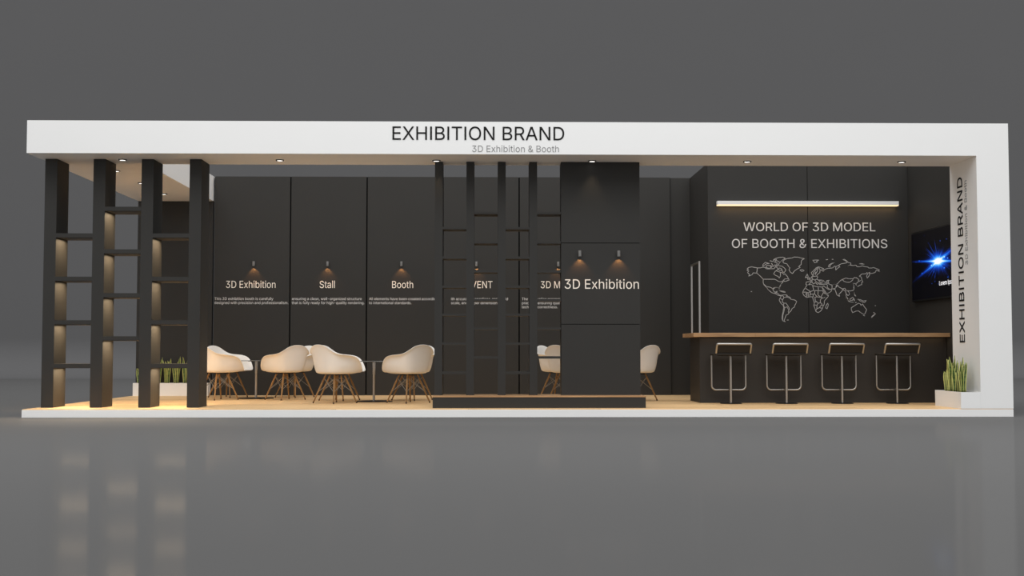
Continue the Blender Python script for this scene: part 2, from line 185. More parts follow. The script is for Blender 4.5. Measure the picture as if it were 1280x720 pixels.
def wood(name, dark, light, plank=(1.6, 0.16), rough=0.45, along='X'):
    m, N, L, b = base_mat(name)
    tc = N.new('ShaderNodeTexCoord')
    mp = N.new('ShaderNodeMapping')
    if along == 'Z': mp.inputs['Rotation'].default_value = (0, R(90), 0)
    L.new(tc.outputs['Object'], mp.inputs['Vector'])
    st = N.new('ShaderNodeVectorMath'); st.operation = 'MULTIPLY'; st.inputs[1].default_value = (1.3, 22, 22)
    L.new(mp.outputs[0], st.inputs[0])
    nz = N.new('ShaderNodeTexNoise'); nz.inputs['Scale'].default_value = 1.6; nz.inputs['Detail'].default_value = 6; nz.inputs['Roughness'].default_value = 0.6
    L.new(st.outputs[0], nz.inputs['Vector'])
    br = N.new('ShaderNodeTexBrick')
    br.inputs['Scale'].default_value = 1.0
    br.inputs['Brick Width'].default_value = plank[0]; br.inputs['Row Height'].default_value = plank[1]
    br.inputs['Mortar Size'].default_value = 0.0025; br.inputs['Mortar Smooth'].default_value = 0.3
    br.inputs['Color1'].default_value = (0.86, 0.86, 0.86, 1); br.inputs['Color2'].default_value = (1.08, 1.08, 1.08, 1); br.inputs['Mortar'].default_value = (0.62, 0.62, 0.62, 1)
    br.offset = 0.4
    L.new(mp.outputs[0], br.inputs['Vector'])
    cr = N.new('ShaderNodeValToRGB')
    cr.color_ramp.elements[0].position = 0.3; cr.color_ramp.elements[0].color = dark + (1,)
    cr.color_ramp.elements[1].position = 0.72; cr.color_ramp.elements[1].color = light + (1,)
    L.new(nz.outputs['Fac'], cr.inputs[0])
    mx = N.new('ShaderNodeMix'); mx.data_type = 'RGBA'; mx.blend_type = 'MULTIPLY'; mx.inputs[0].default_value = 1.0
    L.new(cr.outputs[0], mx.inputs[6]); L.new(br.outputs['Color'], mx.inputs[7])
    L.new(mx.outputs[2], b.inputs['Base Color'])
    b.inputs['Roughness'].default_value = rough; b.inputs['Specular IOR Level'].default_value = 0.3
    return m

def emis(name, col, strength):
    m, N, L, b = base_mat(name)
    b.inputs['Base Color'].default_value = col + (1,)
    b.inputs['Emission Color'].default_value = col + (1,)
    b.inputs['Emission Strength'].default_value = strength
    return m

DARK = mat('dark_panel_laminate', lin((51, 50, 48)), rough=0.55, spec=0.25, var=0.05, scale=2.5)
DARKB = mat('dark_bar_laminate', lin((50, 47, 44)), rough=0.5, spec=0.3, var=0.06, scale=3)
GAP = mat('shadow_gap_black', lin((22, 22, 21)), rough=0.8, spec=0.1)
WHITE = mat('white_lacquer', lin((240, 240, 239)), rough=0.45, spec=0.3, var=0.012, scale=3)
def studio_mat():
    m = mat('studio_grey_paint', lin((105, 105, 105)), rough=0.9, spec=0.0, var=0.012, scale=0.6)
    N, L = m.node_tree.nodes, m.node_tree.links
    g = N.new('ShaderNodeBsdfGlossy'); g.inputs['Roughness'].default_value = 0.085; g.inputs['Color'].default_value = (1, 1, 1, 1)
    mx = N.new('ShaderNodeMixShader'); mx.inputs[0].default_value = 0.042
    L.new(N['Principled BSDF'].outputs[0], mx.inputs[1]); L.new(g.outputs[0], mx.inputs[2])
    L.new(mx.outputs[0], N['Material Output'].inputs['Surface'])
    return m
STUDIO = studio_mat()
BACKDROP = mat('studio_grey_backdrop', lin((108, 108, 109)), rough=0.95, spec=0.0, var=0.012, scale=0.6)
OAK = wood('oak_planks', lin((222, 180, 126)), lin((248, 212, 162)))
OAKTOP = wood('oak_board', lin((160, 122, 86)), lin((206, 166, 122)), plank=(6, 0.6))
LEGWOOD = wood('leg_wood', lin((138, 104, 62)), lin((178, 138, 90)), plank=(9, 9), along='Z')
PLASTIC = mat('white_moulded_plastic', lin((242, 238, 232)), rough=0.4, spec=0.4, var=0.01)
WIRE = mat('wire_steel', lin((150, 147, 142)), rough=0.45, metal=0.4)
TIP = mat('leg_glide_brown', lin((70, 48, 28)), rough=0.6)
CHROME = mat('brushed_steel', lin((176, 173, 169)), rough=0.36, metal=1.0, var=0.04, scale=40)
BASEM = mat('dark_steel_plate', lin((52, 48, 44)), rough=0.35, metal=0.6)
UPH = mat('dark_upholstery', lin((46, 43, 40)), rough=0.75, spec=0.2, bump=0.2, scale=20)
SOIL = mat('potting_soil', lin((44, 34, 26)), rough=0.95, spec=0.1, var=0.4, scale=60, bump=0.8)
INK = mat('black_lettering', lin((22, 22, 22)), rough=0.7, spec=0.2)
GREYINK = mat('grey_lettering', lin((150, 150, 150)), rough=0.5)
CREAM = mat('cream_lettering', lin((244, 236, 224)), rough=0.5)
PALE = mat('pale_grey_lettering', lin((226, 224, 222)), rough=0.5)
MAPINK = mat('map_line_grey', lin((205, 203, 200)), rough=0.5)
SCON = mat('sconce_grey', lin((112, 111, 109)), rough=0.6)
TRIM = mat('downlight_trim', lin((70, 66, 60)), rough=0.5)
DISC = emis('downlight_disc', (1.0, 0.96, 0.9), 2.2)
LAMPGLOW = emis('warm_diffuser', (1.0, 0.74, 0.42), 0.95)
LEDSTRIP = mat('led_profile', lin((48, 42, 36)), rough=0.5)
TVBODY = mat('tv_black', lin((20, 20, 20)), rough=0.35, spec=0.4)

def glass_mat():
    m, N, L, b = base_mat('smoked_glass')
    nz = N.new('ShaderNodeTexNoise'); nz.inputs['Scale'].default_value = 3
    mr = N.new('ShaderNodeMapRange'); mr.inputs[3].default_value = 0.03; mr.inputs[4].default_value = 0.06
    L.new(nz.outputs['Fac'], mr.inputs[0]); L.new(mr.outputs[0], b.inputs['Roughness'])
    b.inputs['Base Color'].default_value = (0.4, 0.43, 0.43, 1)
    b.inputs['Transmission Weight'].default_value = 0.7
    return m
GLASS = glass_mat()

def leaf_mat():
    m, N, L, b = base_mat('snake_plant_leaf')
    at = N.new('ShaderNodeAttribute'); at.attribute_name = 'across'
    tc = N.new('ShaderNodeTexCoord')
    sc = N.new('ShaderNodeVectorMath'); sc.operation = 'MULTIPLY'; sc.inputs[1].default_value = (6, 6, 55)
    L.new(tc.outputs['Object'], sc.inputs[0])
    nz = N.new('ShaderNodeTexNoise'); nz.inputs['Scale'].default_value = 1.0; nz.inputs['Detail'].default_value = 3
    L.new(sc.outputs[0], nz.inputs['Vector'])
    cr = N.new('ShaderNodeValToRGB')
    cr.color_ramp.elements[0].position = 0.4; cr.color_ramp.elements[0].color = lin((38, 62, 30)) + (1,)
    cr.color_ramp.elements[1].position = 0.62; cr.color_ramp.elements[1].color = lin((104, 132, 66)) + (1,)
    L.new(nz.outputs['Fac'], cr.inputs[0])
    mr = N.new('ShaderNodeMapRange'); mr.inputs[1].default_value = 0.5; mr.inputs[2].default_value = 0.85
    L.new(at.outputs['Fac'], mr.inputs[0])
    mx = N.new('ShaderNodeMix'); mx.data_type = 'RGBA'; mx.inputs[7].default_value = lin((214, 214, 130)) + (1,)
    L.new(mr.outputs[0], mx.inputs[0]); L.new(cr.outputs[0], mx.inputs[6]); L.new(mx.outputs[2], b.inputs['Base Color'])
    b.inputs['Roughness'].default_value = 0.45
    return m
LEAF = leaf_mat()

def math_node(N, L, op, a, b=None):
    n = N.new('ShaderNodeMath'); n.operation = op
    for i, v in enumerate((a, b)):
        if v is None: continue
        if isinstance(v, (int, float)): n.inputs[i].default_value = v
        else: L.new(v, n.inputs[i])
    return n.outputs[0]

def screen_mat():
    """picture shown on the screen: blue light burst; screen mesh local x = across (-0.85..0.85), z = up (-0.47..0.47)"""
    m, N, L, b = base_mat('tv_picture')
    M = lambda op, a, c=None: math_node(N, L, op, a, c)
    tc = N.new('ShaderNodeTexCoord'); sp = N.new('ShaderNodeSeparateXYZ'); L.new(tc.outputs['Object'], sp.inputs[0])
    x = M('ADD', sp.outputs['Y'], 0.21)      # along the wall; the burst sits a little beyond the middle
    x = M('MULTIPLY', x, -0.38)
    z = M('ADD', M('SUBTRACT', sp.outputs['Z'], 0.02), M('MULTIPLY', x, 0.16))
    r = M('SQRT', M('ADD', M('MULTIPLY', x, x), M('MULTIPLY', z, z)))
    ang = M('ARCTAN2', z, x)
    glow = M('MULTIPLY', M('EXPONENT', M('MULTIPLY', r, -11)), 1.0)
    core = M('MULTIPLY', M('EXPONENT', M('MULTIPLY', r, -34)), 2.6)
    streak = M('MULTIPLY', M('EXPONENT', M('MULTIPLY', M('ABSOLUTE', z), -85)), M('MULTIPLY', M('EXPONENT', M('MULTIPLY', M('ABSOLUTE', x), -4.5)), 1.6))
    # beam from lower far corner to upper near corner
    u = M('ADD', M('MULTIPLY', x, 0.80), M('MULTIPLY', z, 0.60)); v = M('SUBTRACT', M('MULTIPLY', z, 0.80), M('MULTIPLY', x, 0.60))
    wid = M('ADD', M('MULTIPLY', M('ABSOLUTE', u), 0.12), 0.008)
    beam = M('MULTIPLY', M('EXPONENT', M('MULTIPLY', M('DIVIDE', M('ABSOLUTE', v), wid), -1.6)), M('MULTIPLY', M('EXPONENT', M('MULTIPLY', M('ABSOLUTE', u), -3.8)), 1.1))
    # thin rays
    cv = N.new('ShaderNodeCombineXYZ'); L.new(M('MULTIPLY', ang, 7.0), cv.inputs[0]); L.new(M('MULTIPLY', r, 1.2), cv.inputs[1])
    nz = N.new('ShaderNodeTexNoise'); nz.inputs['Scale'].default_value = 2.2; nz.inputs['Detail'].default_value = 5; L.new(cv.outputs[0], nz.inputs['Vector'])
    ray = M('MULTIPLY', M('POWER', M('MAXIMUM', M('SUBTRACT', M('MULTIPLY', nz.outputs['Fac'], 2.0), 0.85), 0.0), 2.5), M('MULTIPLY', M('EXPONENT', M('MULTIPLY', r, -5.0)), 4.0))
    # sparks
    vo = N.new('ShaderNodeTexVoronoi'); vo.inputs['Scale'].default_value = 21
    cw = N.new('ShaderNodeCombineXYZ'); L.new(x, cw.inputs[0]); L.new(z, cw.inputs[1]); L.new(cw.outputs[0], vo.inputs['Vector'])
    spc = N.new('ShaderNodeSeparateColor'); L.new(vo.outputs['Color'], spc.inputs[0])
    pick = M('GREATER_THAN', spc.outputs[0], 0.62)
    spark = M('MULTIPLY', M('MULTIPLY', M('EXPONENT', M('MULTIPLY', vo.outputs['Distance'], -11)), pick), M('MULTIPLY', M('EXPONENT', M('MULTIPLY', r, -3.6)), 2.6))
    tot = M('ADD', M('ADD', M('ADD', glow, core), M('ADD', streak, beam)), M('ADD', ray, spark))
    cr = N.new('ShaderNodeValToRGB'); e = cr.color_ramp.elements
    e[0].position = 0.07; e[0].color = (0.0, 0.0, 0.001, 1)
    e[1].position = 1.0; e[1].color = (1, 1, 1, 1)
    for p, c in ((0.14, (0.0, 0.003, 0.03)), (0.30, (0.003, 0.045, 0.45)), (0.5, (0.02, 0.25, 1.0)), (0.75, (0.25, 0.7, 1.0))):
        q = e.new(p); q.color = c + (1,)
    L.new(M('MULTIPLY', tot, 0.62), cr.inputs[0])
    b.inputs['Base Color'].default_value = (0.003, 0.003, 0.004, 1); b.inputs['Roughness'].default_value = 0.5; b.inputs['Specular IOR Level'].default_value = 0.15
    L.new(cr.outputs[0], b.inputs['Emission Color']); b.inputs['Emission Strength'].default_value = 1.0
    return m
SCREEN = screen_mat()

# ------------------------------------------------------------------ lettering
G = {}
for ln in GLYPHS.split('\n'):
    if not ln: continue
    ch, adv, cs = ln.split('\t')
    G[ch] = (int(adv), [[tuple(map(int, p.split(','))) for p in c.split()] for c in cs.split(';') if c])
CAP = 509.0

def text_width(s):
    return sum(G[c][0] for c in s)

def area2(p):
    return sum(p[i][0] * p[(i + 1) % len(p)][1] - p[(i + 1) % len(p)][0] * p[i][1] for i in range(len(p)))
def inside(q, p):
    x, y = q; r = False
    for i in range(len(p)):
        (x0, y0), (x1, y1) = p[i], p[i - 1]
        if (y0 > y) != (y1 > y) and x < (x1 - x0) * (y - y0) / (y1 - y0) + x0: r = not r
    return r
def outlines(cont):
    """groups of [outer, holes...]; letters may be made of overlapping outlines"""
    if not cont: return []
    sg = max((area2(p) for p in cont), key=abs)
    outs = [[p] for p in cont if area2(p) * sg > 0]
    for h in [p for p in cont if area2(p) * sg <= 0]:
        for g in outs:
            if inside(h[0], g[0]): g.append(h); break
    return outs

def lettering(lines, name, m, parent, mtx, depth=0.004):
    """lines: list of (text, x0, baseline, cap height, width or None, x scale) laid out in a local xy plane, then mapped with mtx"""
    cus = []
    for k in range(3):
        cu = bpy.data.curves.new(name, 'CURVE'); cu.dimensions = '2D'; cu.fill_mode = 'BOTH'; cu.extrude = depth / 2
        cus.append(cu)
    for (s, x0, y0, cap, width, xs) in lines:
        k = cap / CAP
        kx = width / text_width(s) if width else k * xs
        cx = x0
        for c in s:
            adv, cont = G[c]
            for gi, grp in enumerate(outlines(cont)):
                for poly in grp:
                    sp = cus[gi].splines.new('POLY'); sp.points.add(len(poly) - 1); sp.use_cyclic_u = True
                    for i, (px, py) in enumerate(poly): sp.points[i].co = (cx + px * kx, y0 + py * k, 0, 1)
            cx += adv * kx
    bm = bmesh.new()
    for cu in cus:
        if len(cu.splines):
            tmp = bpy.data.objects.new('tmp', cu); COL.objects.link(tmp)
            dg = bpy.context.evaluated_depsgraph_get(); dg.update()
            me = bpy.data.meshes.new_from_object(tmp.evaluated_get(dg))
            bm.from_mesh(me); bpy.data.meshes.remove(me); bpy.data.objects.remove(tmp)
        bpy.data.curves.remove(cu)
    me = bpy.data.meshes.new(name); bm.to_mesh(me); bm.free()
    me.transform(mtx @ Matrix.Translation((0, 0, depth / 2)))
    me.materials.clear(); me.materials.append(m)
    o = bpy.data.objects.new(name, me); COL.objects.link(o)
    if parent: o.parent = parent
    return o

def words(s, x0, y0, cap, width):
    """one line of text cut into its words, each with its own start"""
    kx = width / text_width(s); x = x0; out = []
    for w_ in s.split(' '):
        out.append((w_, x, y0, cap, None, kx * CAP / cap))
        x += text_width(w_ + ' ') * kx
    return out

def front_plane(y):        # local (x, y, z) -> world facing the visitor (-Y)
    return Matrix(((1, 0, 0, 0), (0, 0, -1, y), (0, 1, 0, 0), (0, 0, 0, 1)))

# ================================================================== SETTING: grey studio
FZ = -0.1
floor = MB()
floor.box(-34, 34, -26, 22, FZ - 0.2, FZ)
tag(floor.build('floor', STUDIO), kind='structure')
cyc = MB()
prof = [(22, FZ)] + [(22 + 1.2 * math.sin(a), FZ + 1.2 - 1.2 * math.cos(a)) for a in [R(90) * i / 16 for i in range(1, 17)]] + [(23.2, 20)]
vs = [[cyc.bm.verts.new((x, y, z)) for (y, z) in prof] for x in (-34, 34)]
wsb = [[cyc.bm.verts.new((x, y + 0.25, z - 0.2)) for (y, z) in prof] for x in (-34, 34)]
for i in range(len(prof) - 1):
    cyc.bm.faces.new((vs[0][i], vs[1][i], vs[1][i + 1], vs[0][i + 1]))
    cyc.bm.faces.new((wsb[0][i], wsb[0][i + 1], wsb[1][i + 1], wsb[1][i]))
tag(cyc.build('wall_back', BACKDROP, smooth=True), kind='structure')

# ================================================================== BOOTH SHELL
t = tag(empty('raised_platform', (0.4, 2.5, FZ)), 'white edged low platform with oak plank floor carrying the whole booth', 'platform')
o = boxobj('platform_base', WHITE, t, -6.0, 6.0, -2.5, 2.5, 0, 0.092, bevel=0.003)
o = boxobj('plank_floor', OAK, t, -5.995, 5.995, -2.492, 2.495, 0.092, 0.1)
tag(o, 'pale oak plank floor')

t = tag(empty('portal_frame', (6.2, 0.45, 0)), 'white portal frame with brand lettering across fascia and right post', 'frame')
def w2l(root, o):   # keep world coordinates of a child built in world space
    o.parent = root
    o.matrix_parent_inverse = Matrix.Translation(root.location).inverted() if root.rotation_euler.z == 0 else root.matrix_basis.inverted()
    return o
fr = MB()
fr.box(-5.6, 6.4, 0, 0.9, 3.1, 3.5)
fr.box(6.0, 6.4, 0, 0.9, 0, 3.1)
fr.box(-5.6, -4.4, 0.9, 5.0, 3.1, 3.5)
bmesh.ops.remove_doubles(fr.bm, verts=fr.bm.verts, dist=1e-5)
w2l(t, fr.build('frame_body', WHITE))
side = Matrix(((0, 0, -1, 6.0), (0, 1, 0, 0), (1, 0, 0, 0), (0, 0, 0, 1)))
for mt, xa, ya, xb, yb, where in ((front_plane(0), -1.19, 3.275, -0.205, 3.129, 'on the white fascia'), (side, 0.79, 0.475, 1.776, 0.329, 'running up the inner side of the post')):
    for wd in words('EXHIBITION BRAND', xa, ya, 0.164, 2.13):
        w2l(t, tag(lettering([wd], 'brand_lettering', INK, None, mt, 0.006), 'black word %s %s' % (wd[0], where)))
    for wd in words('3D Exhibition & Booth', xb, yb, 0.079, 1.075):
        w2l(t, tag(lettering([wd], 'subtitle_lettering', GREYINK, None, mt, 0.004), 'grey subtitle word %s' % where))

# right side wall and its screen
tag(boxobj('wall_right', DARK, None, 6.25, 6.4, 0.902, 5.0, 0.001, 3.498), kind='structure')

# back wall panels
PW, GP = 1.22, 0.022
HEAD, PAR = 0.113, 0.042
kx_head = 0.805 / text_width('3D Exhibition') * CAP / HEAD
kx_par = 1.165 / text_width('designed with precision and professionalism') * CAP / PAR
kxn = 1.0
panels = [
 ('3D Exhibition', -4.19, 'heading 3D Exhibition', [('This 3D exhibition booth is carefully', -4.366, 1.516), ('designed with precision and professionalism.', -4.366, 1.452)], 'leftmost dark wall panel with the heading 3D Exhibition and two lines of text'),
 ('Stall', -2.70, '', [('ensuring a clean, well-organized structure', -3.134, 1.516), ('that is fully ready for high-quality rendering.', -3.134, 1.452)], 'dark wall panel with the heading Stall and two lines of small text'),
 ('Booth', -1.549, '', [('All elements have been created according', -1.905, 1.516), ('to international standards.', -1.905, 1.452)], 'dark wall panel with the heading Booth and two lines of small text'),
 ('EVENT', None, '', [('ith accurate proportions, real world', -0.597, 1.516), ('scale, and proper dimensions.', -0.597, 1.452)], 'dark wall panel with the heading EVENT behind the slim shelf divider'),
 ('3D MODEL', 0.832, '', [('The production process is', 0.535, 1.516), ('practical, ensuring quality', 0.535, 1.452), ('technical correctness.', 0.535, 1.388)], 'dark wall panel with a 3D heading and three text lines, beside the dark pillar'),
 (None, 0, '', [], 'plain dark wall panel between the pillar and the storage room'),
]
for i, (head, hx, _, par, label) in enumerate(panels):
    x0 = -4.385 + i * PW
    t = tag(empty('wall_panel', (x0 + PW / 2, 4.94, 0)), label, 'wall panel', 'dark panels of the back wall')
    w2l(t, boxobj('board', DARK, None, x0 + GP / 2, x0 + PW - GP / 2, 4.88, 4.92, 0.0, 3.498))
    w2l(t, tag(boxobj('backing', GAP, None, x0, x0 + PW, 4.92, 4.998, 0.0, 3.498), 'black backing board seen in the joints'))
    if head:
        if hx is None: hx = 0.073 - text_width(head) * kx_head * HEAD / CAP
        o = lettering([(head, hx, 1.709, HEAD, None, kx_head)], 'heading_lettering', CREAM, None, front_plane(4.88))
        w2l(t, tag(o, 'cream heading lettering'))
        o = lettering([(s, x, z, PAR, None, kx_par) for s, x, z in par], 'paragraph_lettering', PALE, None, front_plane(4.88), 0.002)
        w2l(t, tag(o, 'small pale text lines'))
t = boxobj('wall_panel', DARK, None, 2.937, 3.258, 4.93, 4.998, 0, 3.498)
tag(t, 'narrow set-back dark wall strip next to the storage room', 'wall panel', 'dark panels of the back wall')
t = boxobj('wall_panel', DARK, None, -5.6, -4.405, 4.9, 4.998, 0, 3.098)
tag(t, 'low dark wall panel under the white roof slab behind the snake plants', 'wall panel', 'dark panels of the back wall')

# storage room with the world map
t = tag(empty('storage_room', (4.75, 4.1, 0)), 'dark storage room box with world map and slogan behind the bar', 'storage room')
w2l(t, boxobj('room_body', DARK, None, 3.262, 6.248, 3.32, 4.998, 0, 3.498))
for x0, x1 in ((3.262, 4.741), (4.753, 6.248)):
    w2l(t, boxobj('front_panel', DARK, None, x0, x1, 3.3, 3.32, 0, 3.498))
o = lettering([('WORLD OF 3D MODEL', 3.785, 2.482, 0.128, 1.98, 1), ('OF BOOTH & EXHIBITIONS', 3.603, 2.231, 0.132, 2.34, 1)], 'slogan_lettering', PALE, None, front_plane(3.3), 0.006)
w2l(t, tag(o, 'pale slogan lettering above the map'))
mb = MB()
for pl in MAP.split(';'):
    pts = [tuple(int(v) / 1000 for v in p.split(',')) for p in pl.split()]
    for (xa, za), (xb, zb) in zip(pts, pts[1:]):
        d = Vector((xb - xa, zb - za)); l = d.length
        if l < 1e-6: continue
        d /= l; n = Vector((-d.y, d.x)) * 0.0039; e = d * 0.0035
        q = [(xa - e.x - n.x, za - e.y - n.y), (xb + e.x - n.x, zb + e.y - n.y), (xb + e.x + n.x, zb + e.y + n.y), (xa - e.x + n.x, za - e.y + n.y)]
        f = [mb.bm.verts.new((x, 3.2965, z)) for x, z in q]; b_ = [mb.bm.verts.new((x, 3.3, z)) for x, z in q]
        mb.bm.faces.new(f)
        for k in range(4): mb.bm.faces.new((f[k], b_[k], b_[(k + 1) % 4], f[(k + 1) % 4]))
w2l(t, tag(mb.build('world_map', MAPINK), 'grey line world map'))

# linear lamp above the slogan
t = tag(empty('linear_wall_lamp', (4.735, 3.25, 2.89)), 'long white linear lamp with warm underside above the world slogan', 'lamp')
w2l(t, boxobj('housing', WHITE, None, 3.387, 6.083, 3.2, 3.298, 2.866, 2.92, bevel=0.002))
w2l(t, tag(boxobj('diffuser', LAMPGLOW, None, 3.39, 6.08, 3.203, 3.295, 2.852, 2.866), 'warm glowing strip underneath'))

# ------------------------------------------------------------------ television
t = tag(empty('television', (6.23, 2.14, 1.92)), 'wall mounted screen showing a blue light burst on the right wall', 'television')
tvb = MB().box(-0.03, 0.018, -0.89, 0.89, -0.505, 0.505)
tvb.build('tv_case', TVBODY, t, bevel=0.004)
tag(boxobj('screen', SCREEN, t, -0.0325, -0.029, -0.862, 0.862, -0.477, 0.477), 'glowing picture of a blue burst')
tvm = Matrix(((0, 0, -1, -0.0325), (-1, 0, 0, 0), (0, 1, 0, 0), (0, 0, 0, 1)))
capm = emis('screen_caption', (0.85, 0.85, 0.88), 0.85)
for wd in words('Lorem Ipsum', 0.235, -0.318, 0.062, 0.62):
    tag(lettering([wd], 'caption_lettering', capm, t, tvm, 0.001), 'white caption word on the screen')

# ------------------------------------------------------------------ left divider with lit shelves
t = tag(empty('shelf_divider', (-4.56, 0.68, 0)), 'tall dark divider of four deep posts with lit shelves', 'shelf divider')
PX = [-5.532, -4.932, -4.334, -3.736]
for x in PX:
    w2l(t, boxobj('post', DARK, None, x, x + 0.149, 0.457, 0.9, 0, 3.098, bevel=0.001))
ZA = [2.166, 1.625, 1.083, 0.543]; ZB = [2.5, 1.967, 1.42, 0.884]
WARM = (1.0, 0.66, 0.33)
LAMPS = []
for b in range(3):
    for z in (ZB if b == 1 else ZA):
        sh = w2l(t, boxobj('shelf', DARK, None, PX[b] + 0.149, PX[b + 1], 0.457, 0.9, z - 0.052, z))
        xm = (PX[b] + 0.149 + PX[b + 1]) / 2
        led = boxobj('led_panel', LEDSTRIP, None, xm - 0.2, xm + 0.2, 0.50, 0.86, z - 0.056, z - 0.052)
        led.parent = sh
        tag(led, 'warm light panel under the shelf')
        LAMPS.append((xm, 0.68, z - 0.0575))

# ------------------------------------------------------------------ centre plinth, slim divider and pillar
t = tag(empty('plinth', (0.63, 0.6, 0)), 'long low dark plinth with thin oak top under pillar and slim divider', 'plinth')
w2l(t, boxobj('plinth_body', DARK, None, -0.682, 1.942, 0.25, 0.95, 0, 0.133))
w2l(t, tag(boxobj('plinth_top', OAKTOP, None, -0.686, 1.946, 0.245, 0.955, 0.133, 0.147), 'thin oak top'))
t = tag(empty('shelf_divider', (0.12, 0.75, 0.147)), 'slim dark divider with thin shelves on the plinth left of the pillar', 'shelf divider')
CX = [-0.677, -0.278, 0.12, 0.519]
for x in CX:
    w2l(t, boxobj('post', DARK, None, x, x + 0.1, 0.603, 0.9, 0.147, 3.098, bevel=0.001))
ZC = [2.239, 1.865, 1.497, 1.143, 0.779, 0.412]; ZD = [2.432, 2.059, 1.692, 1.33, 0.97, 0.605]
for b in range(4):
    x1 = CX[b + 1] if b < 3 else 0.918
    for z in (ZC if b % 2 == 0 else ZD):
        w2l(t, boxobj('shelf', DARK, None, CX[b] + 0.1, x1, 0.603, 0.9, z, z + 0.03))
t = tag(empty('display_pillar', (1.42, 0.75, 0.147)), 'broad dark pillar lettered 3D Exhibition with two small spotlights', 'pillar')
for z0, z1 in ((0.147, 1.035), (1.043, 2.063), (2.071, 3.098)):
    w2l(t, boxobj('pillar_panel', DARK, None, 0.922, 1.92, 0.6, 0.88, z0, z1))
w2l(t, tag(boxobj('core', GAP, None, 0.93, 1.912, 0.61, 0.9, 0.147, 3.098), 'black core seen in the joints'))
o = lettering([('3D Exhibition', 0.955, 1.487, 0.119, 0.962, 1)], 'heading_lettering', CREAM, None, front_plane(0.6))
w2l(t, tag(o, 'cream heading lettering'))

# ------------------------------------------------------------------ wall spotlights
def sconce(x, y, z, label, group):
    t = tag(empty('wall_spotlight', (x, y - 0.045, z)), label, 'spotlight', group)
    MB().lathe([(0, 0.037), (0.018, 0.037), (0.020, 0.033), (0.020, -0.037), (0.017, -0.037), (0.017, -0.03), (0, -0.03)], n=24).build('lamp_tube', SCON, t, smooth=True)
    MB().tube((0, 0.018, 0.005), (0, 0.045, 0.005), 0.008).build('wall_arm', SCON, t, smooth=True)
    return t
SC = [(-3.739, '3D Exhibition heading of the leftmost panel'), (-2.565, 'Stall heading'), (-1.388, 'Booth heading'), (-0.19, 'EVENT heading, partly behind the slim divider')]
SPOTS = []
for x, w in SC:
    sconce(x, 4.88, 2.095, 'small grey wall spotlight above the ' + w, 'spotlights on the back wall panels')
    SPOTS.append((x, 4.88, 2.06))
SPOTS.append((1.12, 4.88, 2.06))
sconce(1.12, 4.88, 2.095, 'small grey wall spotlight whose glow shows left of the dark pillar', 'spotlights on the back wall panels')
for x, w in ((1.155, 'left'), (1.647, 'right')):
    sconce(x, 0.6, 1.93, 'small grey spotlight on the dark pillar, the %s of its pair' % w, 'spotlights on the pillar')
    SPOTS.append((x, 0.6, 1.895))

# ------------------------------------------------------------------ downlights
DL = [(-4.585, 0.5, 'front soffit between first and second divider posts'.replace('first and second', 'the left pair of')),
      (-2.62, 0.5, 'front soffit right of the deep divider'), (-0.655, 0.5, 'front soffit by the leftmost slim divider post'),
      (1.31, 0.5, 'front soffit above the dark pillar'), (3.275, 0.5, 'front soffit left of the world slogan'), (5.24, 0.5, 'front soffit nearest the white post'),
      (-4.95, 1.48, 'left roof slab just behind the front beam'), (-4.95, 2.7, 'left roof slab at half depth'), (-4.95, 3.95, 'left roof slab nearest the back wall')]
for x, y, w in DL:
    t = tag(empty('downlight', (x, y, 3.1)), 'round lit downlight in the ' + w, 'downlight', 'downlights in the white soffit')
    MB().lathe([(0.040, -0.001), (0.040, -0.014), (0.050, -0.014), (0.053, -0.001), (0.040, -0.001)], n=32).build('trim_ring', TRIM, t, smooth=True)
    tag(MB().lathe([(0, -0.010), (0.040, -0.010), (0.040, -0.002), (0, -0.002)], n=32).build('lens', DISC, t, smooth=True), 'glowing white lens')

# ------------------------------------------------------------------ bar
t = tag(empty('bar_counter', (4.5, 2.2, 0)), 'long dark bar counter with oak top in front of the world map', 'bar')
bb = MB().box(2.868, 6.246, 1.79, 2.6, 0, 0.892)
w2l(t, bb.build('bar_body', DARKB, None, bevel=0.004))
w2l(t, tag(boxobj('counter_top', OAKTOP, None, 2.765, 6.246, 1.65, 2.61, 0.892, 0.946, bevel=0.003), 'oak counter top'))
# slim metal frame rising at the bar end
t = tag(empty('metal_frame', (2.876, 2.14, 0.946)), 'slim upright metal frame standing on the left end of the bar', 'metal frame')
MB().box(-0.012, 0.012, -0.34, -0.316, 0, 0.954).build('upright', CHROME, t, bevel=0.002)
MB().box(-0.012, 0.012, 0.316, 0.34, 0, 0.954).build('upright', CHROME, t, bevel=0.002)
MB().box(-0.012, 0.012, -0.34, 0.34, 0.954, 0.978).build('top_rail', CHROME, t, bevel=0.002)

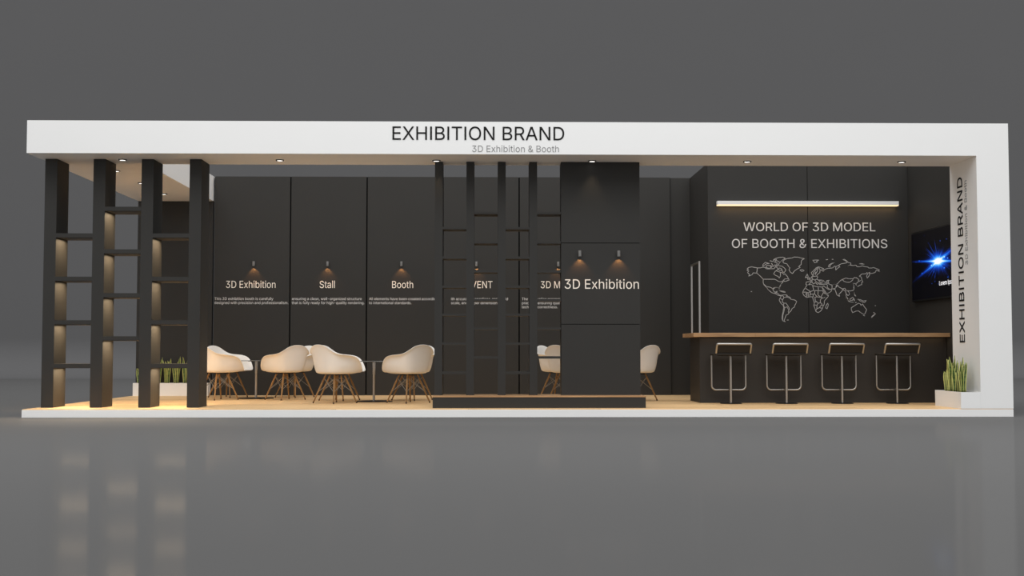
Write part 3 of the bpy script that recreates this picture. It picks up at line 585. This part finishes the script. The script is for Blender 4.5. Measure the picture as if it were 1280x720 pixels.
# ------------------------------------------------------------------ bar stools
def arc(cx, cz, r, a0, a1, n=6):
    return [(cx + r * math.cos(R(a0 + (a1 - a0) * i / n)), cz + r * math.sin(R(a0 + (a1 - a0) * i / n))) for i in range(n + 1)]
def make_stool():
    t = empty('bar_stool')
    MB().lathe([(0, 0), (0.145, 0), (0.148, 0.004), (0.14, 0.009), (0.03, 0.014), (0.0, 0.014)], n=48).build('base_plate', BASEM, t, smooth=True)
    MB().lathe([(0, 0.012), (0.0165, 0.012), (0.0165, 0.641), (0, 0.641)], n=24).build('post', CHROME, t, smooth=True)
    MB().box(-0.15, 0.15, -0.12, 0.12, 0.636, 0.645).build('seat_plate', BASEM, t, bevel=0.002)
    pts = [(-0.23, 0.642)] + arc(-0.17, 0.24, 0.06, 180, 270) + arc(0.17, 0.24, 0.06, 270, 360) + [(0.23, 0.642)]
    MB().path([(x, 0.145, z) for x, z in pts], 0.0125, 14).tube((0, 0.0, 0.18), (0, 0.145, 0.18), 0.009).build('footrest', CHROME, t, smooth=True)
    s = MB().box(-0.245, 0.245, -0.205, 0.18, 0.645, 0.672)
    s.build('seat', UPH, t, bevel=0.011, seg=3)
    # leaning back: chrome frame round a dark pad
    def lean(x, h): return (x, -0.188 - 0.085 * h / 0.135, 0.672 + h)
    pts = [lean(-0.226, -0.005), lean(-0.226, 0.108), lean(-0.222, 0.117), lean(-0.213, 0.121), lean(0.213, 0.121), lean(0.222, 0.117), lean(0.226, 0.108), lean(0.226, -0.005)]
    MB().path(pts, 0.0145, 12).build('back_frame', CHROME, t, smooth=True)
    p = MB()
    q = [lean(-0.216, 0.0), lean(0.216, 0.0), lean(0.216, 0.110), lean(-0.216, 0.110)]
    f = [p.bm.verts.new((x, y - 0.004, z)) for x, y, z in q]; g = [p.bm.verts.new((x, y + 0.012, z)) for x, y, z in q]
    p.bm.faces.new(f); p.bm.faces.new(g)
    for k in range(4): p.bm.faces.new((f[k], f[(k + 1) % 4], g[(k + 1) % 4], g[k]))
    p.build('backrest', UPH, t, bevel=0.003)
    return t
stool = make_stool()
names = ['leftmost bar stool, chrome framed, at the free end of the bar', 'second bar stool from the free end of the bar, chrome framed', 'third bar stool from the free end of the bar, chrome framed', 'bar stool nearest the plant trough, chrome framed with dark seat']
stools = [stool] + [copy_tree(stool) for _ in range(3)]
for s, x, l in zip(stools, (3.240, 3.987, 4.735, 5.475), names):
    s.location = (x, 1.53, 0)
    tag(s, l, 'bar stool', 'bar stools along the bar')

# ------------------------------------------------------------------ tables
def make_table():
    t = empty('side_table')
    MB().lathe([(0, 0), (0.26, 0), (0.262, 0.005), (0.25, 0.011), (0.03, 0.016), (0, 0.016)], n=56).build('base_plate', BASEM, t, smooth=True)
    MB().lathe([(0, 0.014), (0.0165, 0.014), (0.0165, 0.37), (0.019, 0.385), (0.019, 0.553), (0, 0.553)], n=24).build('column', CHROME, t, smooth=True)
    MB().lathe([(0, 0.549), (0.12, 0.549), (0.12, 0.556), (0, 0.556)], n=36).build('top_plate', BASEM, t, smooth=True)
    tag(MB().lathe([(0, 0.556), (0.397, 0.556), (0.4, 0.559), (0.4, 0.563), (0.397, 0.566), (0, 0.566)], n=72).build('glass_top', GLASS, t, smooth=True), 'smoked glass top')
    return t
TB = [(-3.44, 3.52), (-1.588, 2.31), (1.57, 3.04)]
tl = ['round glass table in the chair group nearest the deep divider', 'round glass table in the chair group left of the plinth', 'round glass table among chairs behind the dark pillar']
table = make_table()
tables = [table] + [copy_tree(table) for _ in range(2)]
for o, (x, y), l in zip(tables, TB, tl):
    o.location = (x, y, 0)
    tag(o, l, 'table', 'round glass tables')

# ------------------------------------------------------------------ armchairs
def make_chair():
    t = empty('shell_armchair')
    # rim and pan-edge points round half the shell: angle from front, rim xyz, pan xyz
    tab = [(0, (0, .322, .411), (0, .245, .409)), (18, (.10, .322, .411), (.075, .242, .408)), (32, (.185, .314, .415), (.14, .230, .407)),
           (42, (.236, .278, .448), (.175, .202, .407)), (50, (.274, .222, .520), (.192, .165, .407)), (58, (.302, .160, .583), (.203, .125, .407)),
           (68, (.318, .088, .620), (.21, .08, .407)), (80, (.326, .02, .637), (.212, .03, .406)), (95, (.326, -.055, .647), (.208, -.03, .405)),
           (110, (.312, -.13, .652), (.198, -.095, .405)), (122, (.288, -.19, .658), (.182, -.145, .405)), (134, (.252, -.24, .678), (.158, -.185, .406)),
           (146, (.206, -.278, .718), (.125, -.212, .407)), (158, (.148, -.302, .760), (.088, -.228, .408)), (169, (.078, -.315, .783), (.045, -.236, .408)), (180, (0, -.319, .789), (0, -.238, .408))]
    full = tab + [(360 - a, (-r[0], r[1], r[2]), (-p[0], p[1], p[2])) for a, r, p in reversed(tab[1:-1])]
    prof = [(.16, .05), (.32, .22), (.45, .45), (.57, .68), (.70, .86), (.86, .97), (1.0, 1.0)]
    bm = bmesh.new()
    c0 = Vector((0, .01, .392))
    cv = bm.verts.new(c0)
    rings = []
    for k in (.4, .75, 1.0):
        rings.append([bm.verts.new(c0.lerp(Vector(p), k) - Vector((0, 0, .006 * (k == .75)))) for a, r, p in full])
    for h, v in prof:
        ring = []
        for a, r, p in full:
            # the front lip is a plain waterfall; the sides and back bulge
            rv, pv = Vector(r), Vector(p)
            w = min(1.0, max(0.0, (rv.z - .43) / .12))
            hh = h * w + (1 - w) * (h * .75 + .25 * v); vv = v
            fl = math.exp(-((min(a, 360 - a) - 100) / 28) ** 2)
            if 0.6 < v < 1: hh -= fl * (.20 if v > .8 else .12)
            ring.append(bm.verts.new((pv.x + (rv.x - pv.x) * hh, pv.y + (rv.y - pv.y) * hh, pv.z + (rv.z - pv.z) * vv)))
        rings.append(ring)
    n = len(full)
    for i in range(n): bm.faces.new((cv, rings[0][i], rings[0][(i + 1) % n]))
    for A, B in zip(rings, rings[1:]):
        for i in range(n): bm.faces.new((A[i], B[i], B[(i + 1) % n], A[(i + 1) % n]))
    bmesh.ops.recalc_face_normals(bm, faces=bm.faces)
    me = bpy.data.meshes.new('seat_shell'); bm.to_mesh(me); bm.free()
    for p in me.polygons: p.use_smooth = True
    me.materials.append(PLASTIC)
    me.transform(Matrix.Translation((0, .006, 0)))
    sh = bpy.data.objects.new('seat_shell', me); COL.objects.link(sh); sh.parent = t
    so = sh.modifiers.new('thick', 'SOLIDIFY'); so.thickness = 0.010; so.offset = 0
    sb = sh.modifiers.new('smooth', 'SUBSURF'); sb.levels = 2; sb.render_levels = 2
    # dark mounting cross under the shell
    MB().box(-.115, .115, .06, .085, .374, .388).box(-.115, .115, -.085, -.06, .374, .388).box(-.012, .012, -.085, .085, .374, .388).build('seat_mount', BASEM, t)
    tops, feet = [], []
    for sx, sy in ((1, 1), (-1, 1), (-1, -1), (1, -1)):
        a = Vector((sx * .088, sy * .088, .382)); f = Vector((sx * .205, sy * .205, 0.010))
        tops.append(a); feet.append(f)
        g = a.lerp(f, .97)
        leg = MB().path([a, a.lerp(f, .35), g], [.0105, .0135, .0095], 14).build('leg', LEGWOOD, t, smooth=True)
        MB().path([g, Vector((f.x, f.y, .010)), Vector((f.x, f.y, 0.0005))], [.0098, .0105, .0105], 14).build('foot_glide', TIP, leg, smooth=True)
    w = MB()
    for i in range(4):
        j = (i + 1) % 4
        for (k, l) in ((i, j), (j, i)):
            w.tube(tops[k].lerp(feet[k], .13), tops[l].lerp(feet[l], .62), .0033, n=8)
    w.build('wire_brace', WIRE, t, smooth=True)
    return t
chair = make_chair()
CH = [  # table index, dx, dy, label
 (0, -0.460, -0.490, 48, 'white shell armchair beside the rightmost deep divider post, its back cut off by it'),
 (0, 0.510, -0.490, 133, 'white shell armchair at the leftmost table, near right, back turned to the viewer'),
 (0, -0.510, 0.480, -28, 'white shell armchair at the leftmost table, far side, its white inside showing'),
 (0, 0.500, 0.480, -125, 'white shell armchair at the leftmost table, far right, behind another chair'),
 (1, -0.475, -0.520, 48, 'white shell armchair at the middle table, near left, back turned to the viewer'),
 (1, 0.505, -0.420, 133, 'white shell armchair at the middle table, near right, next to the plinth'),
 (1, -0.530, 0.460, -28, 'white shell armchair at the middle table, far left, mostly hidden by the near one'),
 (1, 0.500, 0.520, -125, 'white shell armchair at the middle table, far right, mostly hidden by the near one'),
 (2, -0.430, -0.460, 48, 'white shell armchair seen through the rightmost slim divider bay, cut off by the pillar'),
 (2, -0.520, 0.460, -35, 'farther white shell armchair in the rightmost slim divider bay, overlapped by the nearer chair'),
 (2, 0.530, -0.460, 132, 'white shell armchair showing right of the dark pillar'),
]
for i, (ti, dx, dy, fa, l) in enumerate(CH):
    c = chair if i == 0 else copy_tree(chair)
    c.location = (TB[ti][0] + dx, TB[ti][1] + dy, 0)
    c.rotation_euler = (0, 0, R(fa - 90))
    tag(c, l, 'chair', 'white shell armchairs round the glass tables')

# ------------------------------------------------------------------ planters and snake plants
def planter(name, x0, x1, y0, y1, label):
    t = tag(empty(name, ((x0 + x1) / 2, (y0 + y1) / 2, 0)), label, 'planter', 'white plant troughs')
    b = MB(); w = 0.014
    b.box(x0, x1, y0, y0 + w, 0, .2).box(x0, x1, y1 - w, y1, 0, .2).box(x0, x0 + w, y0 + w, y1 - w, 0, .2).box(x1 - w, x1, y0 + w, y1 - w, 0, .2).box(x0 + w, x1 - w, y0 + w, y1 - w, 0, .02)
    w2l(t, b.build('trough', WHITE, None))
    w2l(t, tag(boxobj('soil', SOIL, None, x0 + w, x1 - w, y0 + w, y1 - w, .02, .185), 'dark potting soil'))
planter('planter_trough', -5.585, -4.41, 4.69, 4.885, 'white trough of snake plants standing against the low back wall')
planter('planter_trough', 5.757, 5.999, 0.0, 0.892, 'white trough of snake plants at the foot of the white post')

def snake_plant(seed, hmax):
    rnd = random.Random(seed)
    bm = bmesh.new(); lay = bm.verts.layers.float.new('across')
    n = 6
    for i in range(n):
        ang = 2 * math.pi * i / n + rnd.uniform(-.3, .3)
        r0 = rnd.uniform(.008, .03)
        h = hmax * rnd.uniform(.55, 1.0) if i else hmax
        lean_ = rnd.uniform(.01, .05) * h / .4
        wd = rnd.uniform(.020, .028)
        face = ang + rnd.uniform(-.9, .9)
        tw = rnd.uniform(-.8, .8)
        base = Vector((r0 * math.cos(ang), r0 * math.sin(ang), 0))
        out = Vector((math.cos(ang), math.sin(ang), 0))
        rows = []
        K = 9
        for k in range(K + 1):
            s = k / K
            c = base + out * (lean_ * s * s) + Vector((0, 0, h * s))
            wv = wd * (0.55 + 0.9 * s - 0.2 * s * s) if s < .55 else wd * 0.985 * (1 - ((s - .55) / .45) ** 2.2)
            wv = max(wv, .0008)
            a = face + tw * s
            side_ = Vector((-math.sin(a), math.cos(a), 0)); nrm = Vector((math.cos(a), math.sin(a), 0))
            row = []
            for q, dn in ((-1, .006), (-.45, 0), (.45, 0), (1, .006)):
                row.append((c + side_ * (wv * q) + nrm * dn, abs(q)))
            back_ = [(p - nrm * .0028, q) for p, q in row]
            rows.append((row, back_))
        vs = []
        for row, back_ in rows:
            ring = []
            for p, q in row + list(reversed(back_)):
                v = bm.verts.new(p); v[lay] = q; ring.append(v)
            vs.append(ring)
        m = len(vs[0])
        for A, B in zip(vs, vs[1:]):
            for k in range(m): bm.faces.new((A[k], A[(k + 1) % m], B[(k + 1) % m], B[k]))
        bm.faces.new(list(reversed(vs[0]))); bm.faces.new(vs[-1])
    bmesh.ops.recalc_face_normals(bm, faces=bm.faces)
    me = bpy.data.meshes.new('snake_plant'); bm.to_mesh(me); bm.free()
    for p in me.polygons: p.use_smooth = True
    me.materials.append(LEAF)
    o = bpy.data.objects.new('snake_plant', me); COL.objects.link(o)
    return o
ordn = ['first', 'second', 'third', 'fourth', 'fifth', 'sixth', 'seventh', 'eighth', 'ninth']
NL = 8
for i in range(NL):
    o = snake_plant(10 + i, [.40, .36, .42, .40, .43, .44, .43, .38][i])
    o.location = (-5.50 + i * (1.0 / (NL - 1)), 4.787 + random.uniform(-.02, .02), .185)
    w = {0: 'leftmost', NL - 1: 'rightmost'}.get(i, ordn[i] + ' from the left')
    tag(o, 'snake plant, %s in the trough by the back wall' % w, 'plant', 'snake plants by the back wall')
for i in range(6):
    o = snake_plant(40 + i, [.38, .44, .40, .46, .42, .40][i])
    o.location = (5.872 + random.uniform(-.03, .03), 0.17 + i * 0.125, .185)
    w = {0: 'nearest the front', 5: 'farthest back'}.get(i, ordn[i] + ' from the front')
    tag(o, 'snake plant, %s in the trough by the white post' % w, 'plant', 'snake plants by the white post')

# ================================================================== LIGHT
def light(name, kind, loc, energy, col=(1, 1, 1), rot=(0, 0, 0), **kw):
    d = bpy.data.lights.new(name, kind); d.energy = energy; d.color = col
    for k, v in kw.items(): setattr(d, k, v)
    o = bpy.data.objects.new(name, d); o.location = loc; o.rotation_euler = rot
    COL.objects.link(o)
    return o
w = bpy.data.worlds.new('studio_ambient'); scn.world = w; w.use_nodes = True
w.node_tree.nodes['Background'].inputs[0].default_value = (1, 1, 1, 1)
w.node_tree.nodes['Background'].inputs[1].default_value = 0.70
sun = light('studio_key', 'SUN', (0, -10, 12), 0.95, (1, 1, 1), (R(30), 0, R(-6)), angle=R(45))
box = light('studio_softbox', 'AREA', (0.4, -6.2, 7.6), 330, (1, 1, 1), shape='RECTANGLE', size=16, size_y=4)
box.rotation_euler = (Vector((0.4, 0, 2.0)) - box.location).to_track_quat('-Z', 'Y').to_euler()
light('overhead_softbox', 'AREA', (2.2, 3.0, 8.8), 145, (1, 1, 1), shape='RECTANGLE', size=7, size_y=3.5)
for x, y, z in LAMPS:
    light('shelf_led', 'AREA', (x, y, z), 8.0, (1.0, 0.74, 0.46), shape='RECTANGLE', size=0.38, size_y=0.30, spread=R(174 if z < 1.2 else 168))
for x, y, z in SPOTS:
    light('sconce_beam', 'SPOT', (x, y - 0.045, z), 3.4, (1.0, 0.44, 0.14), (R(8), 0, 0), spot_size=R(94), spot_blend=0.6, shadow_soft_size=0.004)
for x, y, _ in DL:
    light('downlight_beam', 'SPOT', (x, y, 3.08), 6, (1.0, 0.78, 0.52), spot_size=R(70), spot_blend=0.8, shadow_soft_size=0.04)
light('lamp_wash', 'AREA', (4.735, 3.25, 2.848), 3.0, (1.0, 0.68, 0.38), shape='RECTANGLE', size=2.65, size_y=0.07, spread=R(150))
light('bar_led', 'AREA', (4.55, 1.72, 0.888), 1.6, (1.0, 0.72, 0.44), shape='RECTANGLE', size=3.3, size_y=0.05)

# ================================================================== CAMERA
cam = bpy.data.cameras.new('camera'); co = bpy.data.objects.new('camera', cam); COL.objects.link(co)
cam.sensor_width = 36; cam.lens = 1580 / 1280 * 36; cam.clip_end = 200
co.location = (0, -15.336, 0.69)
co.rotation_euler = (R(90) + 0.0505, 0, -0.0188)
scn.camera = co
vs_ = scn.view_settings
vs_.view_transform = 'Standard'; vs_.look = 'None'; vs_.gamma = 1.0; vs_.use_curve_mapping = False
vs_.exposure = 0.0
